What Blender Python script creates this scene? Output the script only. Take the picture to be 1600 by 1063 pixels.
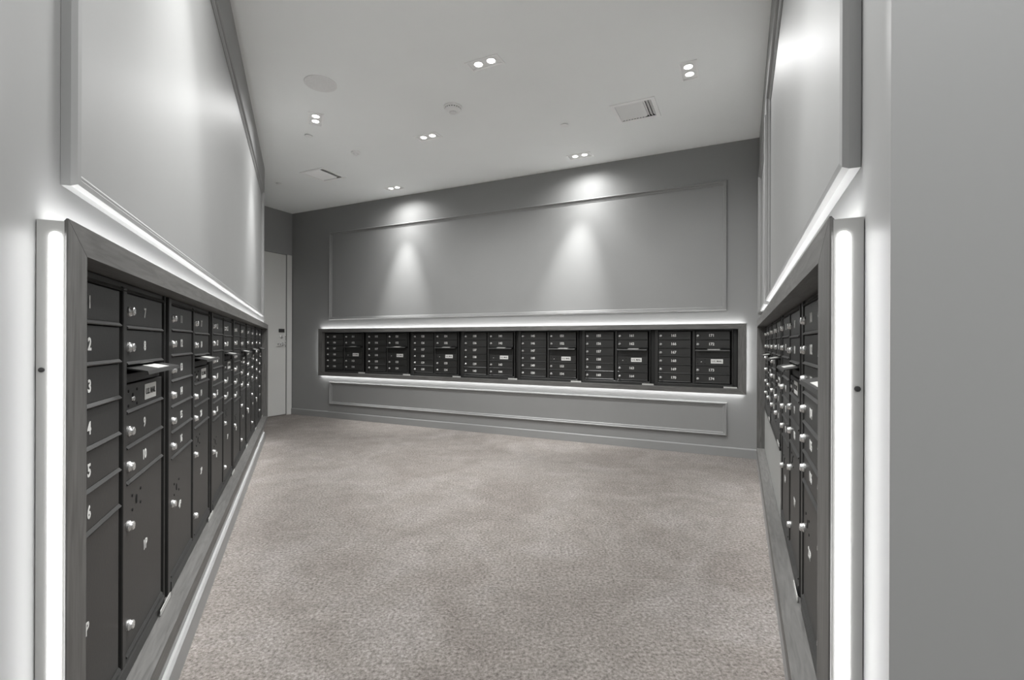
import bpy, math, random
from mathutils import Matrix, Vector
from mathutils.geometry import delaunay_2d_cdt
random.seed(7)
for o in list(bpy.data.objects):
    bpy.data.objects.remove(o, do_unlink=True)
S = bpy.context.scene
C = S.collection
PI = math.pi

# ------------------------------------------------------------------ camera
HC = 1.13                       # eye height (m)
cam = bpy.data.cameras.new('camera')
cam.sensor_width = 36.0
cam.lens = 743.545 / 1600 * 36
cam.shift_x = 0.45 / 1600
cam.shift_y = 4.33 / 1600
cam.clip_start = 0.02
camo = bpy.data.objects.new('camera', cam)
C.objects.link(camo)
r = -0.0035
camo.matrix_world = Matrix(((math.cos(r), math.sin(r), 0, 0),
                            (0, 0, -1, 0),
                            (-math.sin(r), math.cos(r), 0, HC),
                            (0, 0, 0, 1)))
S.camera = camo

# ------------------------------------------------------------------ world, exposure
w = bpy.data.worlds.new('world')
S.world = w
w.use_nodes = True
w.node_tree.nodes['Background'].inputs[0].default_value = (0.9, 0.95, 1.0, 1)
w.node_tree.nodes['Background'].inputs[1].default_value = 0.35
S.view_settings.view_transform = 'Standard'
S.view_settings.look = 'None'
S.view_settings.gamma = 1
S.view_settings.use_curve_mapping = False
S.view_settings.exposure = 0.42

# light levels
CORRIDOR_W = 80.0
SPOT_W = 15.0
CORE_W = 95.0
WIDE_W = 29.0
LED = 15.5
LED_SIDE = 9.0
LAMP = 7.0

def area(name, loc, size, size_y, watts, rot=(0, 0, 0)):
    l = bpy.data.lights.new(name, 'AREA')
    l.shape = 'RECTANGLE'; l.size = size; l.size_y = size_y; l.energy = watts
    l.color = (1, 1, 1)
    o = bpy.data.objects.new(name, l); C.objects.link(o)
    o.location = loc; o.rotation_euler = rot
    return o
H = 3.146                       # ceiling height
area('corridor_fill_light', (0.2, -1.1, H - 0.03), 2.4, 0.8, CORRIDOR_W)  # unseen area light behind the camera, added for soft ambient fill

# ------------------------------------------------------------------ wall frames
D = PI / 180
TR, TL = 25.7455 * D, 23.9571 * D
LR, LL, DB = 0.155, 0.386, 5.238
P = 0.042                       # how far the mailbox surrounds stand off the wall
FACE = 0.025                    # mailbox fronts lie this far inside the wall plane
def frame(x, y, n, dist):       # local x right, y into the wall, z up
    return Matrix(((x[0], n[0], 0, n[0] * dist), (x[1], n[1], 0, n[1] * dist), (0, 0, 1, 0), (0, 0, 0, 1)))
cR, sR, cL, sL = math.cos(TR), math.sin(TR), math.cos(TL), math.sin(TL)
RT, BT = (sR, cR), (cR, -sR)
M_BACK = frame(BT, None, RT, DB)
M_LEFT = frame((-sL, cL), None, (-cL, -sL), LL)
M_RIGHT = frame((-sR, -cR), None, (cR, -sR), LR)      # local x = -s
def wpt(M, x, y, z): return M @ Vector((x, y, z))
BACK_L = -6.366
corner = wpt(M_BACK, BACK_L, 0, 0)
M_DOOR = Matrix(((RT[0], -BT[0], 0, corner.x), (RT[1], -BT[1], 0, corner.y), (0, 0, 1, 0), (0, 0, 0, 1)))  # x=0 at the corner, x<0 hidden

# ------------------------------------------------------------------ materials
def nt(name):
    m = bpy.data.materials.new(name); m.use_nodes = True
    n = m.node_tree; b = n.nodes['Principled BSDF']
    return m, n, b
def noise(n, scale, detail=4, coord='Object', vscale=None):
    tc = n.nodes.new('ShaderNodeTexCoord'); t = n.nodes.new('ShaderNodeTexNoise')
    t.inputs['Scale'].default_value = scale; t.inputs['Detail'].default_value = detail
    if vscale:
        mp = n.nodes.new('ShaderNodeMapping'); mp.inputs['Scale'].default_value = vscale
        n.links.new(tc.outputs[coord], mp.inputs[0]); n.links.new(mp.outputs[0], t.inputs['Vector'])
    else:
        n.links.new(tc.outputs[coord], t.inputs['Vector'])
    return t
def ramp(n, src, stops):
    cr = n.nodes.new('ShaderNodeValToRGB')
    e = cr.color_ramp.elements
    while len(e) < len(stops): e.new(0.5)
    for i, (p, c) in enumerate(stops):
        e[i].position = p; e[i].color = (c[0], c[1], c[2], 1)
    n.links.new(src, cr.inputs[0])
    return cr
def bump(n, b, src, strength, dist):
    bp = n.nodes.new('ShaderNodeBump'); bp.inputs['Strength'].default_value = strength
    bp.inputs['Distance'].default_value = dist
    n.links.new(src, bp.inputs['Height']); n.links.new(bp.outputs[0], b.inputs['Normal'])
def paint(name, col, rough, var=0.04, sc=3, bm=0.05, spec=0.5):
    m, n, b = nt(name)
    t = noise(n, sc, 5)
    cr = ramp(n, t.outputs[0], [(0.3, [c * (1 - var) for c in col]), (0.7, [c * (1 + var) for c in col])])
    n.links.new(cr.outputs[0], b.inputs['Base Color'])
    b.inputs['Roughness'].default_value = rough
    b.inputs['Specular IOR Level'].default_value = spec
    if bm:
        t2 = noise(n, 140, 3); bump(n, b, t2.outputs[0], bm, 0.002)
    return m
def emit(name, col, strength):
    m, n, b = nt(name)
    b.inputs['Base Color'].default_value = (0.9, 0.9, 0.9, 1)
    b.inputs['Emission Color'].default_value = (*col, 1)
    b.inputs['Emission Strength'].default_value = strength
    return m
M = {}
M['wall'] = paint('satin_grey_paint', (0.285, 0.287, 0.284), 0.5, 0.02, 2, 0.03, 0.35)
M['corridor'] = paint('corridor_paint', (0.30, 0.31, 0.305), 0.6, 0.02, 2, 0.03)
M['ceiling'] = paint('ceiling_paint', (0.91, 0.925, 0.915), 0.9, 0.01, 2, 0.03)
M['white'] = paint('white_enamel', (0.92, 0.92, 0.91), 0.4, 0.01, 5, 0)
M['plastic'] = paint('white_plastic', (0.86, 0.86, 0.85), 0.45, 0.01, 8, 0)
M['housing'] = paint('downlight_housing_grey', (0.88, 0.88, 0.87), 0.5, 0.01, 8, 0)
M['grille'] = paint('speaker_grille', (0.80, 0.80, 0.79), 0.7, 0.05, 160, 0.1)
M['door'] = paint('door_paint', (0.62, 0.62, 0.60), 0.45, 0.02, 2, 0.03)
M['channel'] = paint('light_channel_paint', (0.45, 0.45, 0.44), 0.5, 0.02, 5, 0)
M['black'] = paint('black_powder_coat', (0.027, 0.027, 0.026), 0.42, 0.08, 9, 0.12)
M['dark'] = paint('mailbox_inner_black', (0.008, 0.008, 0.008), 0.7, 0.05, 9, 0)
M['hole'] = paint('black_hole', (0.003, 0.003, 0.003), 0.9, 0.0, 9, 0)
M['panel'] = paint('blank_panel_paint', (0.33, 0.335, 0.325), 0.4, 0.02, 2, 0.03)
M['decal'] = paint('white_print', (0.75, 0.75, 0.73), 0.5, 0.0, 5, 0)
M['sticker'] = paint('white_sticker', (0.52, 0.52, 0.50), 0.45, 0.06, 60, 0)
M['ink'] = paint('dark_ink', (0.03, 0.03, 0.03), 0.6, 0.0, 5, 0)
M['led'] = emit('led_diffuser', (1, 1, 1), LED)
M['led_side'] = emit('led_diffuser_upright', (1, 1, 1), LED_SIDE)
M['lamp'] = emit('lamp_lens', (1, 0.98, 0.95), LAMP)
m, n, b = nt('brushed_chrome')
b.inputs['Base Color'].default_value = (0.74, 0.74, 0.73, 1); b.inputs['Metallic'].default_value = 0.7
t = noise(n, 60, 3); cr = ramp(n, t.outputs[0], [(0.3, (0.2,) * 3), (0.7, (0.34,) * 3)])
n.links.new(cr.outputs[0], b.inputs['Roughness']); M['chrome'] = m
m, n, b = nt('dark_oak')
t = noise(n, 3, 8, vscale=(2.0, 22, 22)); t.inputs['Distortion'].default_value = 1.2
cr = ramp(n, t.outputs[0], [(0.25, (0.080, 0.078, 0.074)), (0.5, (0.120, 0.118, 0.113)), (0.72, (0.155, 0.152, 0.146))])
n.links.new(cr.outputs[0], b.inputs['Base Color']); b.inputs['Roughness'].default_value = 0.5
bump(n, b, t.outputs[0], 0.12, 0.002); M['wood'] = m
m, n, b = nt('dark_oak_upright')
t = noise(n, 3, 8, vscale=(22, 22, 2.0)); t.inputs['Distortion'].default_value = 1.2
cr = ramp(n, t.outputs[0], [(0.25, (0.080, 0.078, 0.074)), (0.5, (0.120, 0.118, 0.113)), (0.72, (0.155, 0.152, 0.146))])
n.links.new(cr.outputs[0], b.inputs['Base Color']); b.inputs['Roughness'].default_value = 0.5
bump(n, b, t.outputs[0], 0.12, 0.002); M['wood_up'] = m
m, n, b = nt('carpet')
big = noise(n, 1.6, 6); big.inputs['Distortion'].default_value = 1.4
mid = noise(n, 9, 5); mid.inputs['Distortion'].default_value = 1.0
fine = noise(n, 75, 8); fine.inputs['Roughness'].default_value = 0.75
c1 = ramp(n, big.outputs[0], [(0.36, (0.190, 0.175, 0.162)), (0.52, (0.212, 0.198, 0.184)), (0.66, (0.232, 0.218, 0.206))])
c2 = ramp(n, fine.outputs[0], [(0.34, (0.42, 0.40, 0.39)), (0.5, (1.0, 0.98, 0.97)), (0.66, (1.62, 1.62, 1.64))])
c3 = ramp(n, mid.outputs[0], [(0.32, (0.91,) * 3), (0.68, (1.08,) * 3)])
def mul(n, a, b_):
    x = n.nodes.new('ShaderNodeMix'); x.data_type = 'RGBA'; x.blend_type = 'MULTIPLY'; x.inputs[0].default_value = 1
    n.links.new(a, x.inputs[6]); n.links.new(b_, x.inputs[7]); return x.outputs[2]
n.links.new(mul(n, mul(n, c1.outputs[0], c2.outputs[0]), c3.outputs[0]), b.inputs['Base Color'])
b.inputs['Roughness'].default_value = 0.95; b.inputs['Specular IOR Level'].default_value = 0.1
bump(n, b, fine.outputs[0], 0.8, 0.01); M['carpet'] = m

# ------------------------------------------------------------------ mesh builder
class MB:
    def __init__(s): s.v = []; s.f = []; s.sm = []
    def add(s, vs, fs, smooth=False):
        k = len(s.v); s.v += [tuple(p) for p in vs]
        s.f += [tuple(i + k for i in q) for q in fs]; s.sm += [smooth] * len(fs)
        return s
    def box(s, x0, x1, y0, y1, z0, z1):
        vs = [(x, y, z) for z in (z0, z1) for y in (y0, y1) for x in (x0, x1)]
        return s.add(vs, [(0, 2, 3, 1), (4, 5, 7, 6), (0, 1, 5, 4), (2, 6, 7, 3), (0, 4, 6, 2), (1, 3, 7, 5)])
    def slab(s, x0, x1, z0, z1, yf, yb, c):     # box whose front (-y) edges are chamfered by c
        a = [(x0, yb, z0), (x1, yb, z0), (x1, yb, z1), (x0, yb, z1)]
        m_ = [(x0, yf + c, z0), (x1, yf + c, z0), (x1, yf + c, z1), (x0, yf + c, z1)]
        f_ = [(x0 + c, yf, z0 + c), (x1 - c, yf, z0 + c), (x1 - c, yf, z1 - c), (x0 + c, yf, z1 - c)]
        fs = [(3, 2, 1, 0), (8, 9, 10, 11)]
        for i in range(4):
            j = (i + 1) % 4
            fs += [(i, j, 4 + j, 4 + i), (4 + i, 4 + j, 8 + j, 8 + i)]
        return s.add(a + m_ + f_, fs)
    def prism(s, prof, x0, x1):                 # profile in (y,z), extruded along x
        k = len(prof)
        vs = [(x0, y, z) for y, z in prof] + [(x1, y, z) for y, z in prof]
        fs = [tuple(range(k)), tuple(range(2 * k - 1, k - 1, -1))]
        fs += [(i, k + i, k + (i + 1) % k, (i + 1) % k) for i in range(k)]
        return s.add(vs, fs)
    def lathe(s, prof, seg=16, o=(0, 0, 0), axis='z', smooth=True):   # prof: (r, h)
        vs = []; fs = []
        for (rr, hh) in prof:
            for i in range(seg):
                a = 2 * PI * i / seg; p = (rr * math.cos(a), rr * math.sin(a), hh)
                if axis == 'y': p = (p[0], -p[2], p[1])
                vs.append((p[0] + o[0], p[1] + o[1], p[2] + o[2]))
        for k in range(len(prof) - 1):
            for i in range(seg):
                j = (i + 1) % seg
                fs.append((k * seg + i, k * seg + j, (k + 1) * seg + j, (k + 1) * seg + i))
        fs.append(tuple(range(seg - 1, -1, -1))); L_ = (len(prof) - 1) * seg
        fs.append(tuple(range(L_, L_ + seg)))
        return s.add(vs, fs, smooth)
    def mesh(s, name, mat):
        me = bpy.data.meshes.new(name); me.from_pydata(s.v, [], s.f)
        me.polygons.foreach_set('use_smooth', s.sm)
        me.materials.append(mat); me.update()
        bm_fix(me)
        return me
import bmesh
def bm_fix(me):
    b_ = bmesh.new(); b_.from_mesh(me); bmesh.ops.recalc_face_normals(b_, faces=b_.faces); b_.to_mesh(me); b_.free()
    if any(p.use_smooth for p in me.polygons): me.set_sharp_from_angle(angle=0.7)
def obj(name, me, parent=None, loc=(0, 0, 0), **k):
    o = bpy.data.objects.new(name, me); C.objects.link(o)
    o.location = loc
    if parent: o.parent = parent
    for a, v in k.items(): o[a] = v
    return o
def thing(name, label, cat, Mw, loc, group=None, rz=0):
    o = bpy.data.objects.new(name, None); C.objects.link(o); o.empty_display_size = 0.05
    o.matrix_world = Mw @ Matrix.Translation(loc) @ Matrix.Rotation(rz, 4, 'Z')
    o['label'] = label; o['category'] = cat
    if group: o['group'] = group
    return o
def struct(name, me, Mw=Matrix.Identity(4), parent=None):
    o = obj(name, me, parent)
    o.matrix_world = Mw
    if not parent: o['kind'] = 'structure'
    return o
fontcache = {}
def text_mesh(body, size, mat, thick=0.0003, bold=0.0):
    key = (body, size, mat.name)
    if key in fontcache: return fontcache[key]
    cu = bpy.data.curves.new('text', 'FONT'); cu.body = body; cu.size = size
    cu.align_x = 'CENTER'; cu.align_y = 'CENTER'; cu.extrude = thick; cu.resolution_u = 2
    cu.offset = bold
    ob = bpy.data.objects.new('text', cu); C.objects.link(ob)
    dg = bpy.context.evaluated_depsgraph_get()
    me = bpy.data.meshes.new_from_object(ob.evaluated_get(dg))
    bpy.data.objects.remove(ob); bpy.data.curves.remove(cu)
    me.transform(Matrix.Rotation(PI / 2, 4, 'X'))
    me.materials.clear(); me.materials.append(mat); me.name = 'printed_text'
    fontcache[key] = me
    return me

# ------------------------------------------------------------------ shell
TH = 0.22
def wall_with_hole(x0, x1, hx0, hx1, hz0, hz1, mat):
    b_ = MB()
    hx0 -= 0.004; hx1 += 0.004; hz0 -= 0.004; hz1 += 0.004     # the timber covers this margin
    b_.box(x0, hx0, 0, TH, 0, H); b_.box(hx1, x1, 0, TH, 0, H)
    b_.box(hx0, hx1, 0, TH, 0, hz0); b_.box(hx0, hx1, 0, TH, hz1, H)
    return b_.mesh('wall', mat)
L0, L1 = 0.80, 6.235             # left wall s range
R0, R1 = 0.685, DB               # right wall s range
# openings (outer edge of surround, stile and rail widths)
ST, RL = 0.075, 0.05
STN = dict(left=0.075, right=0.110, back=0.075)
BOX = dict(left=(0.997, 6.232, 0.226, 1.329), right=(-4.27, -0.808, 0.262, 1.312), back=(-5.745, 0.047, 0.628, 1.328))
def opening(k):
    a, b_, z0, z1 = BOX[k]; return a + ST, b_ - STN[k], z0 + RL, z1 - RL
struct('wall_left', wall_with_hole(L0, L1, *opening('left'), M['wall']), M_LEFT)
struct('wall_right', wall_with_hole(-R1, -R0, *opening('right'), M['wall']), M_RIGHT)
struct('wall_back', wall_with_hole(BACK_L - 0.25, LR + TH, *opening('back'), M['wall']), M_BACK)
# alcove behind the far end of the left wall: wall with the door, closed off by a return
DW0, DW1, DH = -1.06, -0.095, 2.485   # door opening along the door wall
b_ = MB()
b_.box(-3.4, DW0, 0, 0.15, 0, H); b_.box(DW1, 0, 0, 0.15, 0, H); b_.box(DW0, DW1, 0, 0.15, DH, H)
struct('wall_alcove', b_.mesh('wall', M['wall']), M_DOOR)
e = wpt(M_LEFT, L1, 0, 0)
struct('wall_return', MB().box(L1 - 0.12, L1 - 0.001, TH, 2.25, 0, H).mesh('wall', M['wall']), M_LEFT)
# the near faces beside the opening where the camera stands
pR = wpt(M_RIGHT, -R0, 0, 0); pL = wpt(M_LEFT, L0, 0, 0)
def poly_prism(pts, z0, z1, mat, name='wall'):
    k = len(pts)
    vs = [(x, y, z0) for x, y in pts] + [(x, y, z1) for x, y in pts]
    fs = [tuple(range(k)), tuple(range(2 * k - 1, k - 1, -1))] + [(i, (i + 1) % k, k + (i + 1) % k, k + i) for i in range(k)]
    return MB().add(vs, fs).mesh(name, mat)
qR = wpt(M_RIGHT, -R0, TH, 0); qL = wpt(M_LEFT, L0, TH, 0)
struct('wall_front_right', poly_prism([(pR.x + .0005, pR.y), (2.6, pR.y), (2.6, pR.y + 0.1), (qR.x + 0.0005, pR.y + 0.1), (qR.x, qR.y)], 0, H, M['corridor']))
struct('wall_front_left', poly_prism([(pL.x - .0005, pL.y), (-2.4, pL.y), (-2.4, pL.y + 0.1), (qL.x - .0005, pL.y + 0.1), (qL.x, qL.y)], 0, H, M['corridor']))
struct('wall_corridor', poly_prism([(-2.4, pL.y), (-2.4, -2.2), (2.6, -2.2), (2.6, pR.y), (2.7, pR.y), (2.7, -2.3), (-2.5, -2.3), (-2.5, pL.y)], 0, H, M['corridor']))
struct('floor', poly_prism([(-6, -2.4), (5, -2.4), (5, 9), (-6, 9)], -0.1, 0, M['carpet'], 'floor'))

# ceiling with real cut-outs for the recessed fittings
def cpt(a, c):                   # ceiling point from (along back wall, along right wall)
    return Vector((a * BT[0] + c * RT[0], a * BT[1] + c * RT[1]))
A_B = math.atan2(BT[1], BT[0])   # rotation of the back-wall axis
A_L = math.atan2(cL, -sL)
LIGHTS = [  # centre (along back, along right), rotation, label
    (-1.67, 3.00, A_B, 'large twin white ceiling downlight nearest the camera, between speaker and right wall'),
    (-0.354, 3.735, A_B + PI / 2, 'twin white ceiling downlight beside the right wall, nearest the square vent'),
    (-3.47, 3.10, A_L, 'twin white ceiling downlight beside the left wall, just beyond the round speaker'),
    (-2.77, 3.84, A_B, 'twin white ceiling downlight in mid ceiling, behind the smoke detector'),
    (-1.57, 4.93, A_B, 'twin white ceiling downlight at the back wall, the right one of two there'),
    (-4.09, 4.93, A_B, 'twin white ceiling downlight at the back wall, the left one, smallest in view'),
    (-1.41, 1.353, A_L, 'twin white ceiling downlight beside the left wall, above the near end of its mailboxes'),
    (-0.354, 1.15, A_B + PI / 2, 'twin white ceiling downlight beside the right wall, just inside the entrance'),
]
VENTS = [(-0.83, 4.18, 'white square ceiling air vent near the right wall'),
         (-4.54, 4.175, 'white square ceiling air vent near the alcove door')]
LX, LY = 0.265, 0.128            # downlight size
VS = 0.37
holes = []
for a, c, rz, _ in LIGHTS:
    holes.append((cpt(a, c), rz, LX / 2 - 0.010, LY / 2 - 0.010))
for a, c, _ in VENTS:
    holes.append((cpt(a, c), A_B, VS / 2 - 0.03, VS / 2 - 0.03))
vs = [Vector(p) for p in ((-6, -2.4), (5, -2.4), (5, 9), (-6, 9))]
es = [(0, 1), (1, 2), (2, 3), (3, 0)]
for c, rz, hx, hy in holes:
    k = len(vs)
    for sx, sy in ((-1, -1), (1, -1), (1, 1), (-1, 1)):
        vs.append(c + Matrix.Rotation(rz, 2) @ Vector((sx * hx, sy * hy)))
    es += [(k, k + 1), (k + 1, k + 2), (k + 2, k + 3), (k + 3, k)]
ov, oe, of, *_ = delaunay_2d_cdt(vs, es, [], 1, 1e-6)
faces = []
for f in of:
    ce = sum((ov[i] for i in f), Vector((0, 0))) / len(f)
    inside = False
    for c, rz, hx, hy in holes:
        q = Matrix.Rotation(-rz, 2) @ (ce - c)
        if abs(q.x) < hx and abs(q.y) < hy: inside = True
    if not inside: faces.append(tuple(f))
me = bpy.data.meshes.new('ceiling')
me.from_pydata([(p.x, p.y, H) for p in ov], [], faces); me.materials.append(M['ceiling']); me.update()
for p in me.polygons:
    if p.normal.z > 0: p.flip()
struct('ceiling', me)

# baseboards
def base(x0, x1):
    return MB().prism([(-0.001, 0), (-0.018, 0), (-0.018, 0.085), (-0.010, 0.094), (-0.001, 0.094)], x0, x1)
def baseb(name, Mw, *spans):
    m_ = MB()
    for a, b2 in spans:
        q = base(a, b2); m_.add(q.v, q.f)
    struct(name, m_.mesh('baseboard', M['wall']), Mw)
baseb('baseboard_back', M_BACK, (BACK_L + 0.002, LR - 0.002))
baseb('baseboard_left', M_LEFT, (L0 + 0.02, L1 - 0.05))
baseb('baseboard_right', M_RIGHT, (-R1 + 0.02, -R0))
baseb('baseboard_alcove', M_DOOR, (-3.2, DW0 - 0.09))

# picture-frame mouldings on the walls
PROF = [(0, 0), (0, 0.014), (0.005, 0.022), (0.014, 0.024), (0.019, 0.019), (0.021, 0.011), (0.030, 0.012), (0.036, 0.008), (0.039, 0.004), (0.046, 0.004), (0.046, 0)]
tn = 0
def moulding(Mw, x0, x1, z0, z1):
    global tn
    tn += 1
    k = len(PROF); vs = []; fs = []
    for cx, cz, sx, sz in ((x0, z0, 1, 1), (x1, z0, -1, 1), (x1, z1, -1, -1), (x0, z1, 1, -1)):
        for a, d_ in PROF:
            vs.append((cx + sx * a, -d_ - 0.0005, cz + sz * a))
    for c_ in range(4):
        n_ = (c_ + 1) % 4
        for i in range(k):
            j = (i + 1) % k
            fs.append((c_ * k + i, n_ * k + i, n_ * k + j, c_ * k + j))
    struct('trim_%d' % tn, MB().add(vs, fs).mesh('moulding', M['wall']), Mw)
moulding(M_BACK, -5.553, -0.130, 1.462, 2.768)
moulding(M_BACK, -5.545, -0.125, 0.203, 0.540)
moulding(M_LEFT, 1.085, 5.80, 1.405, 2.76)
moulding(M_RIGHT, -3.25, -0.835, 1.385, 2.62)
moulding(M_RIGHT, -4.75, -3.50, 1.385, 2.62)

# door in the alcove
dr = struct('door_1', MB().slab(DW0 + 0.004, DW1 - 0.004, 0.008, DH - 0.004, 0.012, 0.055, 0.002).mesh('door_leaf', M['door']), M_DOOR)
fr = MB()
fr.box(DW1, DW1 + 0.085, -0.012, 0.0, 0, DH + 0.0); fr.box(DW0 - 0.085, DW0, -0.012, 0.0, 0, DH)
struct('trim_%d' % (tn + 1), fr.mesh('door_casing', M['door']), M_DOOR)
struct('trim_%d' % (tn + 2), MB().box(DW0 - 0.1, DW1 + 0.09, 0.056, 0.15, 0, DH).mesh('door_stop', M['wall']), M_DOOR)
xk = DW1 - 0.085
rd = MB().slab(-0.045, 0.045, -0.026, 0.026, -0.022, 0, 0.006)
obj('card_reader', rd.mesh('card_reader', M['ink']), dr, (xk, 0.012, 1.305), label='black rounded electronic card reader')
obj('deadbolt', MB().lathe([(0.027, 0), (0.027, 0.008), (0.018, 0.012), (0.018, 0.02)], 16, axis='y').mesh('deadbolt', M['chrome']), dr, (xk, 0.012, 1.205), label='chrome lock cylinder')
lv = MB().lathe([(0.03, 0), (0.03, 0.008), (0.012, 0.012), (0.012, 0.05)], 16, axis='y')
lv.slab(-0.11, 0.014, -0.011, 0.011, -0.06, -0.045, 0.004)
obj('lever_handle', lv.mesh('lever_handle', M['chrome']), dr, (xk + 0.01, 0.012, 1.095), label='chrome lever handle')
obj('latch_plate', MB().box(0, 0.012, -0.004, 0, -0.05, 0.12).mesh('latch_plate', M['chrome']), dr, (DW1 - 0.018, 0.012, 1.10))

# ------------------------------------------------------------------ mailbox surrounds
def surround(k, Mw, label):
    x0, x1, z0, z1 = BOX[k]
    t = thing('wooden_surround', label, 'surround', Mw, ((x0 + x1) / 2, 0, z0))
    w2 = (x1 - x0) / 2; h = z1 - z0; F0 = -P; F1 = -P + 0.0025; SB = STN[k]; ml = 0.0012
    # mitred wood: each piece runs from the front face back to the mailbox faces
    yb = 0.035
    def piece(name, q, mat):
        m_ = MB(); vs = [(x, F0, z) for x, z in q] + [(x, (yb if i in (2, 3) else F1), z) for i, (x, z) in enumerate(q)]
        m_.add(vs, [(0, 1, 2, 3), (7, 6, 5, 4), (0, 4, 5, 1), (1, 5, 6, 2), (2, 6, 7, 3), (3, 7, 4, 0)])
        obj(name, m_.mesh(name, mat), t)
    g = 0.0008
    piece('top_rail', [(-w2, h), (w2, h), (w2 - SB, h - RL), (-w2 + ST, h - RL)], M['wood'])
    piece('bottom_rail', [(w2, 0), (-w2, 0), (-w2 + ST, RL), (w2 - SB, RL)], M['wood'])
    piece('stile', [(-w2, ml), (-w2, h - ml), (-w2 + ST, h - RL - ml), (-w2 + ST, RL + ml)], M['wood_up'])
    piece('stile', [(w2, h - ml), (w2, ml), (w2 - SB, RL + ml), (w2 - SB, h - RL - ml)], M['wood_up'])
    # light channel: pale box ring between the wood and the wall
    m_ = MB(); a, b2 = F1 + 0.0005, -0.001; e_ = 0.004; q = 0.03
    m_.box(-w2 + e_, w2 - e_, a, b2, h - q, h - e_); m_.box(-w2 + e_, w2 - e_, a, b2, e_, q)
    m_.box(-w2 + e_, -w2 + q, a, b2, q, h - q); m_.box(w2 - q, w2 - e_, a, b2, q, h - q)
    obj('light_channel', m_.mesh('light_channel', M['channel']), t, label='pale grey metal light channel')
    # glowing strips, one per side, with rounded ends
    ya, yb2, pr = -0.0322, -0.0168, 0.0015
    def strip(L_, mat):
        m2 = MB(); k_ = 6; rr = (yb2 - ya) / 2; pts = []
        for sgn, cx in ((1, L_ / 2 - rr), (-1, -L_ / 2 + rr)):
            for i in range(k_ + 1):
                an = -PI / 2 + PI * i / k_
                pts.append((cx + sgn * rr * math.cos(an), sgn * rr * math.sin(an)))
        n_ = len(pts); cy = (ya + yb2) / 2
        vs = [(x, cy + y, pr) for x, y in pts] + [(x, cy + y, 0) for x, y in pts]
        m2.add(vs, [tuple(range(n_)), tuple(range(2 * n_ - 1, n_ - 1, -1))] + [(i, (i + 1) % n_, n_ + (i + 1) % n_, n_ + i) for i in range(n_)])
        return m2.mesh('light_strip', mat)
    ls, hs = strip(2 * w2 - 0.04, M['led']), strip(h - 0.045, M['led_side'])
    lab = 'glowing white light strip'
    obj('light_strip', ls, t, (0, 0, h - e_), label=lab)
    o = obj('light_strip', ls, t, (0, 0, e_), label=lab); o.rotation_euler = (0, PI, 0)
    o = obj('light_strip', hs, t, (-w2 + e_, 0, h / 2), label=lab); o.rotation_euler = (0, -PI / 2, 0)
    o = obj('light_strip', hs, t, (w2 - e_, 0, h / 2), label=lab); o.rotation_euler = (0, PI / 2, 0)
    if k != 'back':
        sx = -1 if k == 'left' else 1
        o = obj('screw', MB().lathe([(0.004, 0), (0.004, 0.002), (0.002, 0.003)], 10).mesh('screw', M['ink']), t, (sx * (w2 - e_), -0.0115 if 0 else -0.008, h - 0.245))
        o.rotation_euler = (0, sx * PI / 2, 0)
    return t
surround('left', M_LEFT, 'long dark wooden frame with glowing edges around mailboxes along the left wall')
surround('right', M_RIGHT, 'dark wooden frame with glowing edges around mailboxes along the right wall')
surround('back', M_BACK, 'low wide dark wooden frame with white halo on the back wall')

# ------------------------------------------------------------------ mailbox units
lock_me = MB().lathe([(0.0135, 0), (0.0135, 0.004), (0.0115, 0.006), (0.0110, 0.012), (0.0092, 0.0135)], 14, axis='y').mesh('lock', M['chrome'])
def hole_mesh():
    m_ = MB()
    for x, z, rx, rz in ((-0.035, 0.019, .004, .004), (-0.035, -0.019, .004, .004), (0.035, 0.019, .004, .004), (0.035, -0.019, .004, .004), (0.0, 0.0, .0055, .0125)):
        k = 10
        vs = [(x + rx * math.cos(2 * PI * i / k), 0, z + rz * math.sin(2 * PI * i / k)) for i in range(k)]
        vs += [(vx, 0.0012, vz) for vx, _, vz in vs]
        m_.add(vs, [tuple(range(k)), tuple(range(2 * k - 1, k - 1, -1))] + [(i, (i + 1) % k, k + (i + 1) % k, k + i) for i in range(k)])
    return m_.mesh('key_holes', M['hole'])
holes_me = hole_mesh()
mcache = {}
def door_me(w_, h_, lip=True):
    key = ('d', round(w_, 4), round(h_, 4), lip)
    if key not in mcache:
        m_ = MB().slab(0, w_, 0.009 if lip else 0, h_, -0.006, 0.010, 0.0012)
        if lip:   # folded lower edge
            m_.prism([(0.010, 0.0), (-0.010, 0.0), (-0.012, 0.0025), (-0.006, 0.009), (0.010, 0.009)], 0, w_)
        mcache[key] = m_.mesh('mailbox_door', M['black'])
    return mcache[key]
def hood_me(w_):
    key = ('h', round(w_, 4))
    if key not in mcache:
        m_ = MB()
        m_.prism([(0.010, 0.0), (-0.052, -0.013), (-0.055, -0.022), (-0.052, -0.022), (-0.049, -0.016), (0.010, -0.004)], 0.0, w_)
        mcache[key] = m_.mesh('slot_hood', M['black'])
    return mcache[key]
def hood_sticker(w_):
    key = ('hs', round(w_, 4))
    if key not in mcache:
        m_ = MB(); sl = 0.013 / 0.062
        def zz(y): return (y - 0.010) * sl
        m_.prism([(-0.010, zz(-0.010) + .0003), (-0.046, zz(-0.046) + .0003), (-0.046, zz(-0.046) + .0012), (-0.010, zz(-0.010) + .0012)], w_ * 0.36, w_ * 0.72)
        mcache[key] = m_.mesh('sticker', M['sticker'])
    return mcache[key]
def label_me():
    if 'lab' not in mcache:
        mcache['lab'] = MB().box(-0.057, 0.057, -0.0012, 0, -0.022, 0.022).mesh('label', M['decal'])
    return mcache['lab']
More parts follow.
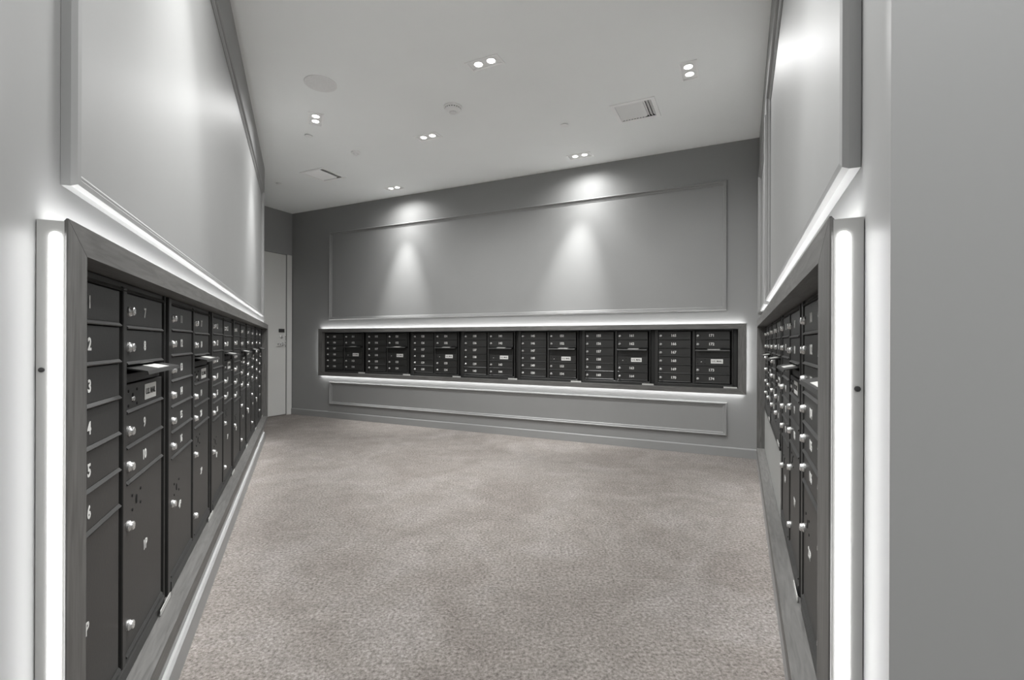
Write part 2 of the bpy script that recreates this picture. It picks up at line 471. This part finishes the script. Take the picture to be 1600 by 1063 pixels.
def add_door(u, name, x, z0, w_, h_, number, num_x=0.47, lock_z=0.5, holes=None, lip=True, second_lock=None):
    d = obj(name, door_me(w_, h_, lip), u, (x, 0, z0))
    obj('lock', lock_me, d, (0.022, -0.006, h_ * lock_z), label='small chrome cylinder lock')
    if second_lock is not None: obj('lock', lock_me, d, (0.022, -0.006, second_lock), label='small chrome cylinder lock')
    if number: obj('number', text_mesh(number, 0.037, M['decal'], bold=0.0011), d, (w_ * num_x, -0.0066, h_ * 0.52), label='white printed number %s' % number)
    if holes is not None: obj('key_holes', holes_me, d, (0.092, -0.0074, holes), kind='stuff')
    return d
def unit(Mw, x0, w_, tall, zbot, ztop, first, parcel, label, group):
    u = thing('mailbox_unit', label, 'mailboxes', Mw, (x0, FACE, zbot), group)
    h = ztop - zbot; T = min(1.253, ztop - 0.018) - zbot          # top of the first door row
    SLT, GAP, MID, g, GP2, EDG = 0.036, 0.016, 0.026, 0.004, 0.018, 0.010
    FIL = 0.046                                # recessed black filler beside each cabinet
    dw = (w_ - SLT - MID - GAP - 2 * g - GP2 - EDG - FIL) / 2
    xl = SLT + g; xm = xl + dw + GAP; xr = xm + MID + g; xe = xr + dw + GP2
    zlow = max(0.322 - zbot, 0.045) if tall else T - 0.5310
    # inner carcass: open box of dark sheet behind the doors
    m_ = MB(); e = 0.0003
    m_.box(e, w_ - e, 0.10, 0.17, e, h - e); m_.box(e, 0.012, 0.012, 0.10, e, h - e); m_.box(w_ - 0.012, w_ - e, 0.0125, 0.10, e, h - e)
    m_.box(0.012, w_ - 0.012, 0.012, 0.10, h - 0.012, h - e); m_.box(0.012, w_ - 0.012, 0.012, 0.10, e, 0.012)
    m_.box(xm, xm + 0.01, 0.012, 0.10, 0.012, h - 0.012)
    rows = [T - 0.0886 * i for i in range(7)]
    for z in rows:
        m_.box(0.012, xm, 0.014, 0.10, z - 0.002, z)
    obj('carcass', m_.mesh('carcass', M['dark']), u)
    # face frame: stiles, head and sill
    m_ = MB()
    m_.slab(e, SLT, 0.004, h - 0.001, -0.010, 0.012, 0.002); m_.slab(xe, xe + EDG, 0.004, h - 0.001, -0.010, 0.012, 0.002)
    m_.box(xe + EDG, w_ - e, 0.030, 0.034, 0.004, h - 0.001)
    m_.slab(xm, xm + MID, zlow - 0.01, h - 0.012, -0.010, 0.012, 0.002)
    m_.box(SLT, xe, -0.004, 0.012, T + 0.004, h - 0.001)
    m_.prism([(0.012, T + 0.002), (-0.012, T + 0.002), (-0.006, T + 0.011), (0.012, T + 0.011)], SLT, xe)
    m_.prism([(0.012, 0.0005), (-0.012, 0.0005), (-0.012, zlow - 0.014), (-0.004, zlow - 0.006), (0.012, zlow - 0.006)], SLT, xe)
    obj('face_frame', m_.mesh('face_frame', M['black']), u)
    N = first
    pitch = 0.0886; gp = 0.0022
    for i in range(6):
        add_door(u, 'mailbox_door', xl, T - (i + 1) * pitch + gp, dw, pitch - gp, str(N)); N += 1
    if tall:
        tops = [T, T - .093, T - .186]; slot_b = T - .234; plate_b = T - .310; low = [plate_b, plate_b - .092, plate_b - .183]
    else:
        tops = [T, T - pitch, T - 2 * pitch]; slot_b = T - 3 * pitch; plate_b = T - 4 * pitch; low = [plate_b, plate_b - pitch, plate_b - 2 * pitch]
    for a, b2 in ((tops[0], tops[1]), (tops[1], tops[2])):
        add_door(u, 'mailbox_door', xr, b2 + gp, dw, a - b2 - gp, str(N)); N += 1
    hd = obj('slot_hood', hood_me(dw), u, (xr, 0, tops[2]), label='black sloping hood over the outgoing mail slot')
    obj('sticker', hood_sticker(dw), hd, label='white sticker')
    # slot throat: black recess closed below by a plate
    m_ = MB().slab(0, dw, 0, (tops[2] - 0.024) - slot_b, 0.000, 0.010, 0.001)
    obj('slot_plate', m_.mesh('slot_plate', M['black']), u, (xr, 0, slot_b + gp))
    hp = slot_b - plate_b - gp
    pl = obj('outgoing_mail_plate', door_me(dw, hp, True), u, (xr, 0, plate_b + gp))
    obj('key_holes', holes_me, pl, (0.056, -0.0074, hp * 0.5), kind='stuff')
    obj('lock', lock_me, pl, (0.056, -0.0025, hp * 0.46), label='small chrome cylinder lock').scale = (0.6, 0.6, 0.6)
    lb = obj('label', label_me(), pl, (dw * 0.63, -0.0062, hp * 0.55), label='white label reading U.S. MAIL')
    obj('print', text_mesh('U.S. MAIL', 0.0235, M['ink'], bold=0.0005), u, (xr + dw * 0.63, -0.0078, plate_b + gp + hp * 0.55))
    for a, b2 in ((low[0], low[1]), (low[1], low[2])):
        add_door(u, 'mailbox_door', xr, b2 + gp, dw, a - b2 - gp, str(N)); N += 1
    if tall:
        hl = rows[6] - zlow - gp
        add_door(u, 'parcel_door', xl, zlow, dw, hl, '%dP' % (parcel + 1), lock_z=0.62, holes=hl * 0.72, num_x=0.42)
        hr = low[2] - zlow - gp
        add_door(u, 'parcel_door', xr, zlow, dw, hr, '%dP' % parcel, lock_z=0.76, holes=hr * 0.875, second_lock=0.075, num_x=0.5)
    st = MB().box(w_ - 0.13, w_ - 0.008, -0.0185, -0.0165, 0.0, 0.016)
    obj('sticker', st.mesh('sticker', M['sticker']), u, (0, 0, 0.001), label='white sticker on the lower edge')
ORD = ['nearest', 'second', 'third', 'fourth', 'fifth', 'farthest']
a, b2, z0, z1 = opening('left')
pw = (b2 - a) / 6
for i in range(6):
    lab = ['nearest tall black mailbox unit along the left wall, against the pale light channel',
           'second tall black mailbox unit from the camera along the left wall',
           'third tall black mailbox unit from the camera along the left wall',
           'fourth tall black mailbox unit from the camera along the left wall',
           'fifth tall black mailbox unit along the left wall, next to last',
           'farthest tall black mailbox unit along the left wall, nearest the alcove door'][i]
    unit(M_LEFT, a + i * pw, pw, True, z0 + 0.001, z1 - 0.001, 1 + 10 * i, 2 * i + 1, lab, 'tall mailbox units along the left wall')
a, b2, z0, z1 = opening('right')
pw = (b2 - a) / 4
SHB = 0.640
for i in range(4):                 # i = 0 is the far end (local x runs towards the camera)
    tall = i >= 2
    lab = ['short black mailbox unit at the far end of the right wall above blank panel',
           'short black mailbox unit on the right wall, beside the tall ones',
           'tall black mailbox unit on the right wall with open slot hood, second from camera',
           'tall black mailbox unit on the right wall nearest the camera, mostly behind the frame'][i]
    unit(M_RIGHT, a + i * pw, pw, tall, (z0 if tall else SHB) + 0.001, z1 - 0.001, 71 + 10 * i - (0 if not tall else 0), 13 + 2 * i, lab,
         'tall mailbox units along the right wall' if tall else 'short mailbox units along the right wall')
bp_ = thing('blank_panel', 'plain pale grey panel below short mailboxes in the right wall', 'panel', M_RIGHT, (a, 0.012, z0 + 0.001))
obj('panel_board', MB().slab(0.001, 2 * pw - 0.001, 0, SHB - z0 - 0.014, 0, 0.018, 0.002).mesh('panel_board', M['panel']), bp_)
obj('panel_cap', MB().box(0.001, 2 * pw - 0.001, -0.004, 0.03, SHB - z0 - 0.0135, SHB - z0 - 0.002).mesh('panel_cap', M['black']), bp_, label='dark metal ledge')
a, b2, z0, z1 = opening('back')
pw = (b2 - a) / 7
names = ['first', 'second', 'third', 'middle', 'third', 'second', 'last']
for i in range(7):
    lab = ['leftmost short black mailbox unit in the back wall row',
           'short black mailbox unit in the back wall row, second from left',
           'short black mailbox unit in the back wall row, third from left',
           'short black mailbox unit in the middle of the back wall row',
           'short black mailbox unit in the back wall row, third from right',
           'short black mailbox unit in the back wall row, second from right',
           'rightmost short black mailbox unit in the back wall row, shiny edged'][i]
    unit(M_BACK, a + i * pw, pw, False, z0 + 0.001, z1 - 0.001, 105 + 10 * i, 0, lab, 'short mailbox units in the back wall')

# ------------------------------------------------------------------ ceiling fittings
I4 = Matrix.Identity(4)
fx, fy = LX / 2, LY / 2
def ring(hx, hy, wd, z0, z1):
    m_ = MB()
    m_.box(-hx, hx, -hy, -hy + wd, z0, z1); m_.box(-hx, hx, hy - wd, hy, z0, z1)
    m_.box(-hx, -hx + wd, -hy + wd, hy - wd, z0, z1); m_.box(hx - wd, hx, -hy + wd, hy - wd, z0, z1)
    return m_
dl_frame = ring(fx, fy, 0.013, -0.005, -0.0005).mesh('trim_frame', M['white'])
hsg = ring(fx - 0.010, fy - 0.010, 0.003, 0.0, 0.006); hsg.box(-fx + 0.010, fx - 0.010, -fy + 0.010, fy - 0.010, 0.006, 0.010)
dl_house = hsg.mesh('housing', M['housing'])
dl_bezel = MB().lathe([(0.038, 0.0018), (0.038, -0.002), (0.034, -0.005), (0.029, -0.003), (0.029, 0.0018)], 24).mesh('bezel', M['white'])
dl_lamp = MB().lathe([(0.0285, 0.0015), (0.0285, -0.002), (0.022, -0.005), (0.012, -0.007)], 24).mesh('lamp_lens', M['lamp'])
AIMS = [None, (M_RIGHT, -3.735), (M_LEFT, 4.65), None, (M_BACK, -1.85), (M_BACK, -4.20), (M_LEFT, 1.95), (M_RIGHT, -1.15)]
for (a, c, rz, lab), aim in zip(LIGHTS, AIMS):
    p = cpt(a, c)
    t = thing('downlight', lab, 'ceiling light', I4, (p.x, p.y, H), 'recessed twin ceiling downlights', rz)
    obj('trim_frame', dl_frame, t); obj('housing', dl_house, t)
    for sx in (-1, 1):
        x = sx * 0.052
        b_ = obj('bezel', dl_bezel, t, (x, 0, 0.004))
        obj('lamp_lens', dl_lamp, t, (x, 0, 0.004), label='lit round lamp lens')
        for nm, watts, ang, bl in (('spot_beam', SPOT_W, 88, 1.0), ('core_beam', CORE_W * (1 if aim and aim[0] is M_BACK else 0.45), 40 if aim and aim[0] is M_BACK else 50, 1.0), ('spill_beam', WIDE_W * (1.25 if c < 2 else 0.6 if c > 4.5 else 1.0 if aim else 1.7), 165, 1.0)):
            l = bpy.data.lights.new(nm, 'SPOT'); l.energy = watts; l.spot_size = ang * D; l.spot_blend = bl
            l.shadow_soft_size = 0.03; l.color = (1, 1, 0.995)
            lo = bpy.data.objects.new(nm, l); C.objects.link(lo); lo.location = (p.x, p.y, H - 0.016)
            lo.location += Matrix.Rotation(rz, 3, 'Z') @ Vector((x, 0, 0))
            if nm == 'core_beam' and aim:      # gimbal lamps tilted towards the wall they wash
                tgt = wpt(aim[0], aim[1], 0, 0.9 if aim[0] is M_BACK else 1.35)
                lo.rotation_euler = (lo.location - tgt).to_track_quat('Z', 'Y').to_euler()
vent_frame = ring(VS / 2, VS / 2, 0.034, -0.006, -0.0005).mesh('vent_frame', M['white'])
vb = ring(VS / 2 - 0.031, VS / 2 - 0.031, 0.002, 0.0, 0.09); q = VS / 2 - 0.031
vb.box(-q, q, -q, q, 0.09, 0.094)
vent_back = vb.mesh('vent_duct', M['dark'])
hl = VS / 2 - 0.036
def slat_me(sgn):
    m_ = MB(); t_ = 0.0012
    wd, up = (0.0150, 0.006) if sgn > 0 else (0.0125, 0.015)
    vs = [(-wd * sgn, -hl, -0.004), (wd * sgn, -hl, up), (wd * sgn, -hl, up + t_), (-wd * sgn, -hl, -0.004 + t_)]
    vs += [(x, hl, z) for x, _, z in vs]
    m_.add(vs, [(0, 1, 2, 3), (7, 6, 5, 4), (0, 4, 5, 1), (1, 5, 6, 2), (2, 6, 7, 3), (3, 7, 4, 0)])
    return m_.mesh('louvre', M['white'])
sl_a, sl_b = slat_me(1), slat_me(-1)
for a, c, lab in VENTS:
    p = cpt(a, c)
    t = thing('air_vent', lab, 'air vent', I4, (p.x, p.y, H), 'square ceiling air vents', A_B)
    obj('vent_frame', vent_frame, t); obj('vent_duct', vent_back, t, label='dark duct opening')
    n_ = 12
    for i in range(n_):
        x = -hl + 0.014 + (2 * hl - 0.028) * i / (n_ - 1)
        obj('louvre', sl_a if i < 9 else sl_b, t, (x, 0, 0.002))
p = cpt(-2.957, 2.69)
t = thing('ceiling_speaker', 'round white flush ceiling speaker grille near the left wall', 'speaker', I4, (p.x, p.y, H))
obj('rim', MB().lathe([(0.122, -0.0005), (0.122, -0.006), (0.117, -0.008), (0.114, -0.0005)], 48).mesh('rim', M['plastic']), t)
obj('grille', MB().lathe([(0.1165, -0.0006), (0.1165, -0.0082), (0.06, -0.0088), (0.01, -0.009)], 48).mesh('grille', M['grille']), t)
p = cpt(-2.225, 3.44)
t = thing('smoke_detector', 'white domed smoke detector in the middle of the ceiling', 'smoke detector', I4, (p.x, p.y, H))
obj('base', MB().lathe([(0.078, -0.0005), (0.078, -0.012), (0.074, -0.015)], 32).mesh('base', M['plastic']), t)
obj('dome', MB().lathe([(0.068, -0.0155), (0.068, -0.026), (0.060, -0.038), (0.044, -0.045), (0.036, -0.046)], 32).mesh('dome', M['plastic']), t)
obj('sensor', MB().lathe([(0.030, -0.0462), (0.028, -0.056), (0.020, -0.060), (0.008, -0.061)], 24).mesh('sensor', M['grille']), t, label='grey central sensor')
m_ = MB()
for i in range(20):
    a = 2 * PI * i / 20
    vs = []
    q = MB().box(0.0655, 0.0685, -0.004, 0.004, -0.025, -0.018)
    R_ = Matrix.Rotation(a, 3, 'Z')
    m_.add([R_ @ Vector(v) for v in q.v], q.f)
obj('vent_slots', m_.mesh('vent_slots', M['ink']), t, label='ring of dark slots')
p = cpt(-3.69, 3.83)
t = thing('motion_sensor', 'small white domed sensor on the ceiling near the left vent', 'sensor', I4, (p.x, p.y, H))
obj('base', MB().lathe([(0.050, -0.0005), (0.050, -0.008), (0.044, -0.012)], 24).mesh('base', M['plastic']), t)
obj('lens', MB().lathe([(0.026, -0.0122), (0.024, -0.022), (0.016, -0.030), (0.006, -0.033)], 20).mesh('lens', M['grille']), t, label='grey central lens')
spr = MB().lathe([(0.020, -0.0005), (0.020, -0.006)], 20).mesh('collar', M['plastic'])
cap = MB().lathe([(0.036, -0.0062), (0.036, -0.010), (0.032, -0.012)], 24).mesh('cover_plate', M['plastic'])
for a, c, lab in ((-1.476, 4.167, 'small round white sprinkler cover on the ceiling left of the right vent'),
                  (-3.803, 3.315, 'small round white sprinkler cover beside the left wall downlight'),
                  (-5.29, 4.16, 'tiny round white sprinkler cover in the far left corner of the ceiling')):
    p = cpt(a, c)
    t = thing('sprinkler_cover', lab, 'sprinkler', I4, (p.x, p.y, H), 'concealed ceiling sprinklers')
    obj('collar', spr, t); obj('cover_plate', cap, t)
